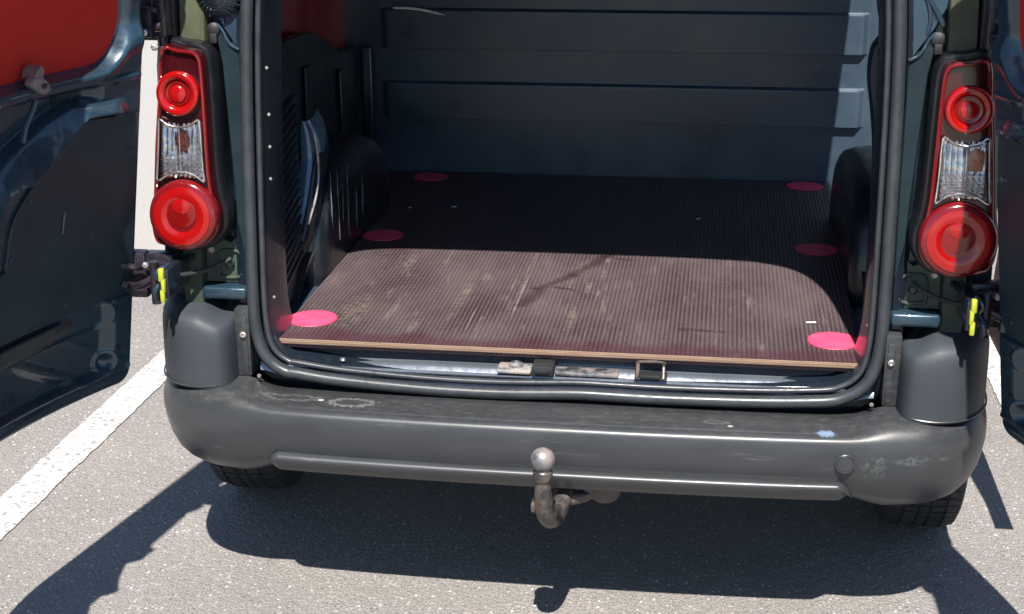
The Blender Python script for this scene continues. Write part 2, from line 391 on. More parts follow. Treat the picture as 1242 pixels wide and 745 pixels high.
# ---- bumper
halfp = [(0, -.205), (.2, -.204), (.4, -.199), (.55, -.192), (.65, -.183), (.73, -.172), (.80, -.154), (.862, -.116), (.904, -.055), (.923, .015), (.931, .10), (.933, .34)]
hp = crom(halfp, 5)
plan = [np.array((-p[0], p[1])) for p in hp[::-1]][:-1]+[np.array(p) for p in hp]
def pnormal(P, i):
    a = P[max(0, i-1)]; b = P[min(len(P)-1, i+1)]; t = (b-a)/np.linalg.norm(b-a); return np.array((t[1], -t[0]))
profA = [(.124, .465), (.122, .4975), (.116, .5015), (.095, .5035), (.06, .5035), (.035, .502), (.018, .5005), (.009, .4985), (.003, .494), (.0, .486), (-.001, .465), (.001, .44), (.005, .418), (.012, .398), (.020, .380), (.032, .362), (.055, .350), (.10, .345), (.16, .345)]
profB = [(.124, .50), (.122, .515), (.116, .527), (.09, .526), (.06, .524), (.040, .5215), (.024, .515), (.012, .505), (.003, .490), (-.001, .472), (-.002, .45), (.002, .42), (.009, .39), (.022, .36), (.038, .340), (.062, .322), (.095, .309), (.14, .302), (.18, .300)]
bm = bmesh.new(); rows = []
for i, p in enumerate(plan):
    n = pnormal(plan, i); f = float(sst(.61, .72, abs(p[0]))); r = []
    for (a, za), (b, zb) in zip(profA, profB):
        ins = a+(b-a)*f; z = za+(zb-za)*f
        q = p-n*ins
        r.append((q[0], q[1], z+.004*math.sin(p[0]*2.2)*0))
    rows.append(r)
gridmesh(bm, rows)
bumper = from_bm('rear_bumper', bm, MT['bumper'], van, 60)
bm = bmesh.new(); rows = []
for i, p in enumerate(plan):
    if abs(p[0]) > .60: continue
    n = pnormal(plan, i); rows.append([(p[0]-n[0]*a, p[1]-n[1]*a, z) for a, z in ((.1145, .5012), (.114, .5032), (.095, .5047), (.06, .5047), (.035, .5032), (.026, .5020), (.0245, .5005))])
gridmesh(bm, rows); from_bm('step_pad', bm, MT['bumper'], bumper, 40)
# lower moulding strip
bm = bmesh.new(); rows = []
PX = np.array([p[0] for p in plan]); PY = np.array([p[1] for p in plan]); k_ = np.abs(PX) < .70; PX, PY = PX[k_], PY[k_]
for x_ in np.concatenate([np.linspace(-.642, -.56, 26), np.linspace(-.55, .55, 60), np.linspace(.56, .642, 26)]):
    p = np.array((x_, float(np.interp(x_, PX, PY)))); g = (float(np.interp(x_+.02, PX, PY))-float(np.interp(x_-.02, PX, PY)))/.04; n = np.array((g, -1.0)); n /= np.linalg.norm(n); e = float(sst(.643, .600, abs(p[0]))); e2 = math.sqrt(max(0.0, e))
    top = .356+.041*e2; bot = .3535+.0*(1-e)
    pr = [(.030, top+.003)]+[(.004-.002*e2-.0095*math.sin(q)*e2, top-.0075+.0095*math.cos(q)) for q in (.0, .25, .5, .75, 1.0, 1.25, 1.5)]+[(.001-.006*e2, top-.013), (.004+.012*(1-e2), bot+.010), (.014+.016*(1-e2), bot+.002), (.03+.012*(1-e2), bot-.004)]
    rows.append([(p[0]-n[0]*(a+.045*(1-e2)), p[1]-n[1]*(a+.045*(1-e2)), z) for a, z in pr])
gridmesh(bm, rows)
from_bm('moulding_strip', bm, MT['bumper'], bumper, 60)
# towing eye cover
bm = bmesh.new()
def eyef(u, v, d): return (.612+u, -.1885-d-.0+u*.10, .446+v)
lathe(bm, [(.022, -.004), (.0215, .0015), (.0195, .0030), (.0185, .0012), (.017, .0010), (.016, .0028), (.0, .0034)], eyef, 36)
from_bm('towing_eye_cover', bm, MT['bumper'], bumper, 35)

for sg in (-1, 1):
    bm = bmesh.new(); box(bm, (min(sg*.60, sg*.85), -.06, .484), (max(sg*.60, sg*.85), .19, .499)); from_bm('light_leak_filler', bm, MT['rubberdark'], van, 0)  # added filler boxes that stop sun leaking through behind the bumper corners
# ---- bumper corner caps
capp = crom([(.722, -.035), (.7225, -.075), (.731, -.108), (.752, -.125), (.80, -.127), (.850, -.108), (.890, -.060), (.911, .0), (.920, .08), (.923, .16), (.924, .30)], 6)
cc = np.array((.80, .14))
cprof = [(-.01, .520), (-.009, .56), (-.006, .60), (0, .636), (.008, .655), (.024, .669), (.055, .678), (.12, .684), (.22, .687), (.40, .689), (.75, .690)]
def corner_cap(sg):
    bm = bmesh.new()
    gridmesh(bm, [[(sg*(p[0]+(cc[0]-p[0])*k), p[1]+(cc[1]-p[1])*k, z-(z-.52)*.13*float(1-sst(.725, .80, p[0]))) for p in capp] for k, z in cprof])
    return from_bm('bumper_corner', bm, MT['cap'], van, 60)
corner_cap(-1); corner_cap(1)
# seam lips between cap and bumper
for sg in (-1, 1):
    bm = bmesh.new()
    tube(bm, [(sg*(p[0]*1.004), p[1]-.0035, .5245+.004*float(sst(.80, .72, p[0]))) for p in capp], .0022, 6)
    from_bm('seam_lip', bm, MT['bumper'], bumper)
# plate with a screw between the seal and the cap
for sg in (-1, 1):
    bm = bmesh.new()
    box(bm, (.690, -.062, .528), (.7235, .02, .686), .004)
    box(bm, (.695, -.0645, .535), (.712, -.058, .668), .0025)
    bmesh.ops.scale(bm, verts=bm.verts, vec=(sg, 1, 1))
    pl = from_bm('sill_end_plate', bm, MT['bumper'], van)
    bm = bmesh.new(); lathe(bm, [(.0075, 0), (.007, .003), (.004, .0045), (.0035, .002), (0, .002)], lambda u, v, d: (sg*(.703)+u, -.067-d, .628+v), 14)
    from_bm('screw', bm, MT['steel'], pl)
    bm = bmesh.new(); lathe(bm, [(.005, 0), (.004, .003), (0, .004)], lambda u, v, d: (sg*.668+u, -.078-d, .536+v), 10)
    from_bm('screw', bm, MT['steelclean'], pl)

# ---- door opening: flange ring and rubber seal
def yl(z): return .1*(z-.9)
ringpts = [(-.62, 0.5535), (-.588, 0.5415), (-.50, 0.5310), (-.362, 0.5225), (-.25, 0.5185), (-.139, 0.5180), (-.05, 0.5210), (.043, 0.5250), (.13, 0.5240), (.223, 0.5230), (.35, 0.5245), (.46, 0.5275), (.573, 0.5345), (.612, 0.5445), (.642, 0.5625), (.663, 0.5900), (.675, 0.6350), (.680, 0.7000), (.681, 0.8200), (.681, 1.0000), (.679, 1.2000), (.672, 1.3600), (.655, 1.4900), (.632, 1.5800), (.59, 1.6550), (.53, 1.7100), (.44, 1.7380), (.2, 1.7500)]
right = [p for p in ringpts if p[0] > .6 or p[1] > 1]
mirror = [(-x, z) for x, z in right[::-1]]
low = [p for p in ringpts if p[1] < .6 and p[0] < .6 and p[0] > -.6]
ring = low+right+mirror
ring = crom(ring, 6, closed=True)
RN = len(ring)
def ringn(i):
    a, b = ring[i-1], ring[(i+1) % RN]; t = (b-a)/np.linalg.norm(b-a); return np.array((t[1], -t[0]))   # outward (path runs counter-clockwise)
rc = np.mean(np.array(ring), axis=0)
def ring_sweep(prof, name, mat, parent, smooth=50):
    bm = bmesh.new(); rows = []
    for i, p in enumerate(ring):
        n = ringn(i)
        if np.dot(n, p-rc) < 0: n = -n
        rows.append([(p[0]+n[0]*a, yl(p[1])+d, p[1]+n[1]*a) for a, d in prof])
    gridmesh(bm, rows, closed_v=True)
    return from_bm(name, bm, mat, parent, smooth)
frame = ring_sweep([(.05, .01), (.03, -.004), (.022, -.006), (.020, .0), (.016, .008), (-.02, .010), (-.024, .03), (-.028, .10), (-.02, .16)], 'opening_frame', MT['navydark'], van)
ang = [2*math.pi*k/14 for k in range(15)]
ring_sweep([(.003+.0135*math.cos(a), -.022+.0150*math.sin(a)) for a in ang], 'rubber_seal', MT['rubber'], frame)
ring_sweep([(-.0185+.0065*math.cos(a), -.010+.008*math.sin(a)) for a in ang], 'seal_lip', MT['rubber'], frame)

# ---- rear pillars beside the opening
def pilf(sg):
    return lambda u, v, d: (sg*u, yl(v)+d, v)
lampout = crom([(.852, 1.256), (.81, 1.2565), (.776, 1.252), (.760, 1.230), (.756, 1.17), (.754, 1.11), (.750, .99), (.7425, .935), (.7345, .905), (.738, .868), (.758, .841), (.79, .828), (.83, .828), (.862, .833), (.882, .845), (.889, .89), (.881, .95), (.873, 1.056), (.862, 1.16)], 4, closed=True)
def offset(poly, d):
    n = len(poly); out = []
    for i in range(n):
        a, b = np.array(poly[i-1]), np.array(poly[(i+1) % n]); t = (b-a)/np.linalg.norm(b-a); nn = np.array((t[1], -t[0]))
        if np.dot(nn, np.array(poly[i])-np.array((.81, 1.03))) < 0: nn = -nn
        out.append(np.array(poly[i])+nn*d)
    return out
for sg in (-1, 1):
    F = pilf(sg)
    bm = bmesh.new()
    prism(bm, [(.695, .69), (.905, .69), (.905, .83), (.905, 1.2), (.88, 1.45), (.77, 1.74), (.50, 1.79), (.53, 1.725), (.60, 1.66), (.645, 1.58), (.675, 1.45), (.697, 1.2), (.699, .95)], F, .035, .075)
    pil = from_bm('rear_pillar', bm, MT['navydark'], van, 30)
    bm = bmesh.new()   # raised inner strip of the pillar
    prism(bm, [(.699, .80), (.712, .825), (.7215, .87), (.7255, .96), (.735, 1.10), (.743, 1.215), (.752, 1.262), (.748, 1.30), (.72, 1.255), (.700, 1.235), (.698, 1.0)], F, -.006, .04, rings=[(0, .002), (.002, -.004), (.004, -.006)])
    from_bm('pillar_strip', bm, MT['pillar'], pil, 40)
    bm = bmesh.new()   # upper gutter panel with pressed triangle
    prism(bm, [(.700, 1.245), (.722, 1.262), (.752, 1.305), (.775, 1.35), (.785, 1.45), (.74, 1.62), (.69, 1.62), (.690, 1.45)], F, -.002, .04, rings=[(0, .006), (.003, 0), (.006, -.003)])
    from_bm('gutter_panel', bm, MT['navy'], pil, 40)
    bm = bmesh.new(); tube(bm, [(sg*x, yl(z)-.008, z) for x, z in crom([(.702, 1.245), (.722, 1.257), (.737, 1.285), (.752, 1.30), (.765, 1.292)], 5)], .0035, 8)
    tube(bm, [(sg*x, yl(z)-.008, z) for x, z in crom([(.765, 1.315), (.745, 1.35), (.722, 1.385), (.708, 1.42)], 5)], .005, 8)
    tube(bm, [(sg*x, yl(z)-.006, z) for x, z in crom([(.735, 1.30), (.739, 1.325), (.732, 1.36), (.715, 1.40)], 5)], .004, 8)
    from_bm('pressed_rib', bm, MT['navy'], pil)
    bm = bmesh.new()   # olive hinge plate above the lamp
    prism(bm, [(.775, 1.245), (.834, 1.245), (.832, 1.36), (.822, 1.5), (.79, 1.66), (.755, 1.66), (.770, 1.5), (.773, 1.36)], F, -.012, .04, rings=[(0, -.006), (.003, -.012)])
    box(bm, (sg*.786 if sg > 0 else -.790, yl(1.4)-.016, 1.262), (sg*.790 if sg > 0 else -.786, yl(1.4)+.0, 1.62), 0)
    from_bm('hinge_plate', bm, MT['olive'], pil)
    bm = bmesh.new()   # dark boss
    lathe(bm, [(.015, 0), (.014, .012), (.008, .016), (.0, .016)], lambda u, v, d: (sg*.757+u, yl(1.29)-d, 1.288+v), 16)
    box(bm, (min(sg*.749, sg*.765), yl(1.27)-.014, 1.258), (max(sg*.749, sg*.765), yl(1.27)+.0, 1.28), .003)
    from_bm('rubber_stop', bm, MT['rubberdark'], pil)
    # lower hinge recess
    bm = bmesh.new(); prism(bm, [(.800, .688), (.846, .688), (.846, .835), (.800, .835)], F, -.012, .045, rings=[(0, -.006), (.003, -.012)])
    from_bm('hinge_plate', bm, MT['olivedark'], pil)
    bm = bmesh.new(); prism(bm, [(.700, .732), (.798, .732), (.798, .845), (.775, .835), (.74, .82), (.715, .845), (.700, .86)], F, .008, .05)
    # pressed pocket rim
    tube(bm, [(sg*x, .0+yl(z)+.006, z) for x, z in crom([(.722, .745), (.765, .745), (.770, .76), (.765, .80), (.722, .80), (.717, .77)], 5, closed=True)], .004, 8, closed=True)
    from_bm('pillar_pocket', bm, MT['olivedark'], pil)
    bm = bmesh.new(); box(bm, (min(sg*.697, sg*.800), -.045, .700), (max(sg*.697, sg*.800), .06, .729), .008, 3)
    from_bm('pillar_foot', bm, MT['navy'], pil)
    for bx, bz, br in ((.785, .805, .008), (.742, .772, .010), (.825, .815, .006), (.712, .752, .006)):
        bm = bmesh.new(); lathe(bm, [(br, 0), (br, .006), (br*.6, .009), (0, .009)], lambda u, v, d: (sg*bx+u, yl(bz)-.0-d+(.008 if bx < .8 else -.010), bz+v), 12)
        from_bm('bolt', bm, MT['steel'] if br < .009 else MT['navydark'], pil)
    bm = bmesh.new(); tube(bm, [(sg*x, y, z) for x, y, z in crom([(.735, -.02, .79), (.765, -.035, .775), (.80, -.05, .765), (.845, -.09, .768), (.90, -.10, .775)], 6)], .0055, 8)
    from_bm('wiring_cable', bm, MT['rubberdark'], pil)

# ribbed grommets and hinge ironwork outboard of the lamps (upper), arms (lower)
bm = bmesh.new()
prof = [(0, .050)]
for k in range(15):
    a = math.pi/2*k/14; r = .047*math.sin(a)+.002; prof.append((r+(.0028 if k % 2 else -.001), .046*math.cos(a)))
lathe(bm, prof, lambda u, v, d: (-.742+u, yl(1.36)-d*.9, 1.362+v*.95), 40)
from_bm('wiring_grommet', bm, MT['navydark'], van, 30)
bm = bmesh.new()
for k in range(26):
    a = 2*math.pi*k/26
    tube(bm, [(-.742+.032*math.cos(a), yl(1.36)-.033, 1.362+.031*math.sin(a)), (-.742+.052*math.cos(a), yl(1.36)-.012, 1.362+.050*math.sin(a))], .0022, 5)
from_bm('grommet_rib', bm, MT['navy'], van, 30)

def hinge(sg, z0, upper):
    rng = random.Random(3 if upper else 5)
    e = empty('door_hinge'); e.parent = van
    bm = bmesh.new()
    yb = yl(z0)
    if upper:
        box(bm, (.838, yb-.075, z0-.012), (.868, yb+.0, z0+.10), .005)
        tube(bm, [(.853, yb-.06, z0-.03), (.853, yb-.06, z0+.12)], .011, 12)
        tube(bm, [(.842, yb-.09, z0+.012), (.872, yb-.09, z0+.012)], .010, 10)
        tube(bm, [(.850, yb-.085, z0+.045), (.880, yb-.09, z0+.05)], .008, 10)
        box(bm, (.86, yb-.10, z0-.01), (.925, yb-.078, z0+.05), .004)
    else:
        box(bm, (.850, yb-.060, z0-.050), (.92, yb-.02, z0+.045), .006)
        box(bm, (.91, yb-.070, z0-.055), (.985, yb-.035, z0+.050), .006)
        tube(bm, crom([(.86, yb-.075, z0+.028), (.89, yb-.10, z0+.034), (.92, yb-.09, z0+.022), (.955, yb-.10, z0+.03)], 5), .0075, 8)
        tube(bm, crom([(.86, yb-.075, z0-.018), (.885, yb-.10, z0-.008), (.925, yb-.09, z0-.022), (.955, yb-.10, z0-.012)], 5), .0085, 8)
        tube(bm, [(.872, yb-.115, z0-.05), (.872, yb-.115, z0+.045)], .010, 12)
        tube(bm, crom([(.82, -.03, z0+.03), (.85, -.10, z0+.02), (.90, -.125, z0-.005), (.94, -.11, z0-.02)], 5), .007, 8)
    if upper: box(bm, (.862, yb-.055, z0-.022), (.945, yb-.02, z0+.22), .006); box(bm, (.835, yb-.03, z0-.02), (.90, yb+.02, z0+.22), .006)
    bmesh.ops.scale(bm, verts=bm.verts, vec=(sg, 1, 1))
    from_bm('hinge_arm', bm, MT['hingedark'], e)
    if not upper:
     bm = bmesh.new()
     tube(bm, [(sg*x, y, z) for x, y, z in crom([(.848, yb-.118, z0+.035), (.862, yb-.128, z0+.02), (.856, yb-.122, z0-.0), (.868, yb-.13, z0-.018), (.874, yb-.12, z0-.04)], 5)], .0065, 8)
     from_bm('cable_boot', bm, MT['navy'], e)
    for k in range(3):
        bm = bmesh.new(); lathe(bm, [(.008, 0), (.008, .006), (.004, .009), (0, .009)], lambda u, v, d: (sg*(.855+.02*k)+u, yb-.10-d, z0-.028+.03*k+v), 6)
        from_bm('bolt', bm, MT['steel'], e)
    if not upper:
        bm = bmesh.new()
        xs = .842
        box(bm, (sg*xs-.005, -.170, .730), (sg*xs+.005, -.158, .758), .003)
        box(bm, (sg*(xs-.003)-.0045, -.170, .752), (sg*(xs-.003)+.0045, -.158, .783), .003)
        box(bm, (sg*xs-.006, -.170, .777), (sg*xs+.006, -.158, .806), .003)
        from_bm('check_strap_clip', bm, MT['yellow'], e, label='bright yellow plastic clip on the lower hinge')
        bm = bmesh.new(); box(bm, (sg*.842-.012, -.158, .735), (sg*.842+.012, -.03, .80), .004)
        from_bm('check_strap', bm, MT['navydark'], e)
for sg in (-1, 1): hinge(sg, .765, False); hinge(sg, 1.29, True)

# ---- tail lamps
def tail_lamp(sg):
    e = empty('tail_lamp'); e.parent = van
    def F(off):
        return lambda u, v, d: (sg*u, yl(v)-.08+off+d, v)
    f0 = F(0)
    bm = bmesh.new(); prism(bm, offset(lampout, .011), f0, .035, .13, rings=[(0, .045), (.002, .036), (.006, .032)])
    from_bm('lamp_base', bm, MT['blackgloss'], e)
    bm = bmesh.new(); prism(bm, lampout, f0, .0, .06, rings=[(0, .012), (.002, .004), (.005, .001), (.0085, .001), (.011, .007)])
    from_bm('lamp_housing', bm, MT['maroon'], e)
    bm = bmesh.new(); tube(bm, [f0(*p, .001) for p in offset(lampout, -.006)], .0042, 8, closed=True)
    from_bm('lamp_rim', bm, MT['lamprim'], e)
    def disc(cx, cz, prof, nm, mat, seg=40, dz=0, ell=1.0):
        bm = bmesh.new(); lathe(bm, prof, lambda u, v, d: f0(cx+u, cz+v*ell+dz, -d), seg); return from_bm(nm, bm, mat, e, 50)
    # upper round lens: ring and centre
    disc(.815, 1.163, [(.047, -.006), (.0475, .005), (.0455, .009), (.041, .0105), (.033, .009), (.030, .005), (.027, .001), (.0, .001)], 'upper_ring_lens', MT['lampred'])
    disc(.815, 1.163, [(.0265, .0005), (.026, .004), (.021, .0035), (.0205, .0025), (0, .0025)], 'lens_step', MT['lampdeep'])
    disc(.815, 1.163, [(.0185, .003), (.0175, .0055), (.010, .0075), (0, .008)], 'lens_centre', MT['lampred'])
    # lower big lens
    disc(.812, .904, [(.0765, -.008), (.0765, .006), (.0745, .012), (.069, .016), (.060, .0175), (.054, .0175)], 'lower_lens_rim', MT['lamprim'], 56)
    disc(.812, .904, [(.0635, .015), (.0625, .0190), (.052, .0205), (.042, .020), (.034, .0175), (.030, .0155), (0, .015)], 'lower_ring_lens', MT['lampred'], 56)
    disc(.812, .912, [(.0335, .013), (.032, .0185), (.024, .0192), (0, .0195)], 'lens_step', MT['lampdeep'], 40)
    disc(.812, .926, [(.021, .017), (.020, .0205), (.012, .0220), (0, .0225)], 'lens_centre', MT['lampred'], 32, ell=.8)
    # clear section
    cl = [(.857, 1.109), (.84, 1.098), (.815, 1.0925), (.79, 1.097), (.771, 1.109), (.767, 1.09), (.766, 1.04), (.764, 1.0), (.763, .978), (.785, .992), (.813, .998), (.842, .992), (.866, .978), (.866, 1.0), (.862, 1.05), (.859, 1.09)]
    bm = bmesh.new(); prism(bm, cl, f0, .010, .03); from_bm('reflector_back', bm, MT['chrome'], e)
    refl = e.children[-1] if e.children else None
    # reflector facets behind the clear lens
    rng = random.Random(11)
    bm = bmesh.new(); rows = []
    for j in range(31):
        z = .983+(1.100-.983)*j/30; r = []
        for i in range(41):
            x = .770+(.858-.770)*i/40
            fl = abs(math.sin(i*math.pi/5)); rw = abs(math.sin(j*math.pi/3)) if j < 14 else .25*abs(math.sin(j*math.pi/5))
            r.append(f0(x, z, .010-.0035*fl-.0022*rw-.009*(1-((j-11)/19)**2)+(.004 if 18 < i < 23 else 0)))
        rows.append(r)
    gridmesh(bm, rows); rf = from_bm('reflector_facets', bm, MT['chrome'], e, 0)
    bm = bmesh.new(); lathe(bm, [(.016, 0), (.016, .004), (.012, .0085), (0, .010)], lambda u, v, d: f0((.836 if sg > 0 else .808)+u, 1.062+v*1.6, .000-d*.3), 20)
    from_bm('bulb', bm, MT['amber'] if sg > 0 else MT['bulbdark'], e)
    bm = bmesh.new(); prism(bm, cl, f0, -.013, -.008, rings=[(0, -.0105), (.0015, -.0128), (.004, -.013)]); from_bm('clear_lens', bm, MT['glass'], e)
    bm = bmesh.new(); tube(bm, [f0(*p, -.0075) for p in crom(cl, 3, closed=True)], .0028, 8, closed=True)
    for k in range(5): tube(bm, [f0(.772, 1.000+k*.006, -.0065), (f0(.858, 1.000+k*.006, -.0065))], .0009, 5)
    tube(bm, [f0(.814, 1.0, -.0065), f0(.814, 1.09, -.0065)], .0012, 5)
    from_bm('clear_lens_frame', bm, MT['chrome'], e)
    return e
tail_lamp(-1); tail_lamp(1)

# ---- load space: floor, sill, board
bm = bmesh.new(); box(bm, (-.86, .03, .545), (.86, 1.72, .578)); lf = from_bm('load_floor', bm, MT['bulk'], van, 0)
# front sill with folded section
bm = bmesh.new(); prof = [(.10, .5775), (.045, .577), (.030, .570), (.022, .556), (.010, .5545), (-.004, .556), (-.012, .552), (-.017, .545), (-.024, .540), (-.030, .5385), (-.036, .537), (-.042, .532), (-.046, .520)]
xs = np.linspace(-.675, .675, 110); rows = []
for x in xs:
    e = float(sst(.67, .60, abs(x))); w = .0025*math.sin(x*7+1)+.0015*math.sin(x*17)
    dz = .018*(1-e)
    rows.append([(x, y, z+dz+(w if -.045 < y < .015 else 0)) for y, z in prof])
gridmesh(bm, rows); sill = from_bm('rear_sill', bm, MT['sill'], van, 60)
bm = bmesh.new(); tube(bm, [(x, -.030+.001*math.sin(9*x), .5445) for x in np.linspace(-.63, .63, 60)], .0045, 8); from_bm('sill_bead', bm, MT['sill'], sill)
def bolt(x, y, z, r, mat, par, nm='bolt'):
    bm = bmesh.new(); lathe(bm, [(r, 0), (r, .003), (r*.7, .006), (0, .0065)], lambda u, v, d: (x+u, y+v, z+d), 12); return from_bm(nm, bm, mat, par)
bolt(-.492, -.012, .556, .008, MT['steelclean'], sill, 'plug')
# lock strikers
st = empty('latch_striker'); st.parent = van
bm = bmesh.new(); box(bm, (-.138, -.040, .553), (-.062, .012, .562), .003); from_bm('striker_plate', bm, MT['steel'], st)
bm = bmesh.new(); lathe(bm, [(.017, 0), (.016, .006), (.010, .010), (.009, .006), (0, .006)], lambda u, v, d: (-.098+u, -.012+v, .562+d), 20); from_bm('striker_bolt', bm, MT['steelclean'], st)
bm = bmesh.new(); box(bm, (-.060, -.046, .552), (-.012, .010, .575), .004); box(bm, (-.052, -.050, .560), (-.020, -.040, .570), .002); from_bm('latch_block', bm, MT['rubberdark'], st)
bm = bmesh.new(); box(bm, (-.010, -.034, .551), (.130, .004, .5605), .003, 2); from_bm('cover_plate', bm, MT['steelclean'], st)
hk = empty('latch_hook'); hk.parent = van
bm = bmesh.new(); tube(bm, crom([(.172, -.036, .556), (.172, -.018, .578), (.172, .0, .580), (.205, .0, .582), (.228, .0, .580), (.228, -.018, .578), (.228, -.036, .556)], 5), .0042, 8); from_bm('hook_loop', bm, MT['hitch'], hk)
bm = bmesh.new(); box(bm, (.165, -.040, .550), (.236, .006, .5585), .003); box(bm, (.178, -.046, .5585), (.222, -.036, .566), .002); from_bm('hook_plate', bm, MT['rubberdark'], hk)

# board
bx = .655
bpoly = [(-.652, .002), (.652, .002), (.655, .6), (.672, 1.05), (.672, 1.645), (-.765, 1.645), (-.765, 1.12), (-.70, 1.0), (-.655, .9)]
board = empty('cargo_board'); board.parent = van
bm = bmesh.new(); prism(bm, bpoly, lambda u, v, d: (u, v, d), .5855, .579, rings=[(0, .6)])
from_bm('board_top', bm, MT['board'], board, 0)
bm = bmesh.new(); box(bm, (-.651, -.0035, .5875), (.651, .0015, .5988), .0012); from_bm('board_edge', bm, MT['ply'], board, 30)
dpos = [(-.601, .137), (.598, .132), (-.598, .863), (.598, .867), (-.603, 1.572), (.598, 1.585)]
base = None
for k, (x, y) in enumerate(dpos):
    rng = random.Random(k); bm = bmesh.new()
    n = 40; rr = [.058*(1+rng.uniform(-.012, .012)) for _ in range(n)]
    A = [bm.verts.new((rr[i]*math.cos(2*math.pi*i/n), rr[i]*math.sin(2*math.pi*i/n), .0008)) for i in range(n)]
    B = [bm.verts.new((rr[i]*.975*math.cos(2*math.pi*i/n), rr[i]*.975*math.sin(2*math.pi*i/n), .0028)) for i in range(n)]
    for i in range(n): bm.faces.new((A[i], A[(i+1) % n], B[(i+1) % n], B[i]))
    bm.faces.new(B)
    o = from_bm('floor_disc', bm, MT['disc'], board, 30); o.location = (x, y, .6)

# ---- bulkhead with pressed ribs
def bulk_h(x, z):
    h = 0
    ex = float(sst(.775, .745, abs(x)))
    for a, b in ((.778, .899), (1.006, 1.133), (1.235, 1.36)):
        h += .020*ex*float(sst(a-.001, a+.003, z))*float(1-sst(b-.005, b+.003, z))
    h += .0
    return h
bm = bmesh.new()
zs = sorted(set([.58, .62, .7, .74, .85, .95, 1.08, 1.2, 1.3, 1.45, 1.6, 1.72]+[a+d for a in (.778, 1.006, 1.235) for d in (-.004, -.001, .0, .001, .002, .003, .006)]+[b+d for b in (.899, 1.133, 1.36) for d in (-.01, -.006, -.004, -.002, 0, .002, .004, .006)]))
xs = list(np.linspace(-.90, -.78, 4))+list(np.linspace(-.776, -.744, 9))+list(np.linspace(-.70, .70, 15))+list(np.linspace(.744, .776, 9))+list(np.linspace(.78, .90, 4))
def bh(x, z): return (x, 1.66-bulk_h(x, z)+.004*math.sin(x*5+z*9)*.5+.012*float(sst(.78, .80, abs(x))), z)
gridmesh(bm, [[bh(x, z) for x in xs] for z in zs])
bulk = from_bm('bulkhead', bm, MT['bulk'], van, 40)
bm = bmesh.new(); tube(bm, [(x, 1.632, z) for x, z in crom([(-.725, 1.137), (-.67, 1.136), (-.62, 1.130), (-.555, 1.116)], 5)], [.0015]+[.0042]*13+[.002, .001], 6)
from_bm('scrape', bm, MT['paper'], bulk, label='white scrape near the left end')
# margin flanges at the sides of the bulkhead
bm = bmesh.new(); box(bm, (-.835, 1.625, .579), (-.800, 1.655, 1.01), .003); from_bm('bulkhead_flange', bm, MT['navydark'], bulk)
bm = bmesh.new(); box(bm, (-.80, 1.640, .579), (.665, 1.652, .600), .003); from_bm('bulkhead_foot', bm, MT['trim'], bulk)

# ---- wheel arch boxes and inner trims
def arch(sg):
    bm = bmesh.new(); rows = []
    yc, hy, hz = .84, .40, .285
    for i in range(25):
        a = math.pi*i/24; r = []
        cy = -math.copysign(abs(math.cos(a))**.62, math.cos(a)); cz = abs(math.sin(a))**.62
        for x, k in ((.86, 1.0), (.74, 1.0), (.70, .985), (.672, .95), (.662, .90), (.655, .84), (.652, .76), (.652, .60), (.654, .3), (.656, .0)):
            r.append((sg*x, yc+hy*cy*(.55+.45*k if k > .5 else .55+.45*k), .578+hz*cz*k))
        rows.append(r)
    gridmesh(bm, rows)
    return from_bm('wheel_arch_box', bm, MT['archtrim'], van, 50)
larch = arch(-1); arch(1)
# glossy upright at the rear of the left arch
def blade(name, tbl, mat, off=0.):
    bm = bmesh.new(); rows = []
    for z, a, b in crom(tbl, 4):
        y0 = .33+off+.17*min(1, max(0, (z-.6)/.3))
        rows.append([(a+(b-a)*math.sin(t*math.pi/2), y0-.008*math.sin(t*math.pi)+.05*(1-math.cos(t*math.pi/2)), z) for t in np.linspace(0, 1, 9)]+[(b-.02, y0+.16, z)])
    gridmesh(bm, rows); return from_bm(name, bm, mat, van, 60)
blade('arch_upright', [(.70, -.712, -.706), (.74, -.708, -.694), (.79, -.711, -.680), (.83, -.715, -.672), (.87, -.717, -.669), (.93, -.716, -.671), (.97, -.714, -.680), (.995, -.712, -.695)], MT['gloss'])
bm = bmesh.new(); tube(bm, crom([(-.690, .492, 1.0), (-.676, .490, .955), (-.670, .488, .90), (-.669, .478, .85), (-.673, .45, .80), (-.684, .42, .75)], 5), .0035, 8); from_bm('upright_bead', bm, MT['steelclean'], van)
blade('arch_corner', [(.600, -.734, -.720), (.663, -.721, -.697), (.719, -.708, -.676), (.756, -.702, -.669), (.83, -.695, -.667), (.87, -.69, -.667), (.91, -.682, -.669)], MT['archtrim'], .004)
rng = random.Random(4)
for y, z0, z1 in ((.535, .70, .86), (.60, .66, .85), (.645, .70, .80), (.70, .64, .84), (.79, .64, .78), (.86, .66, .80)):
    bm = bmesh.new(); tube(bm, [(-.6525+.0*z, y+rng.uniform(-.003, .003), z) for z in np.linspace(z0, z1, 6)], [.0004, .0010, .0013, .0012, .0009, .0003], 5); from_bm('scratch', bm, MT['scratch'], larch)
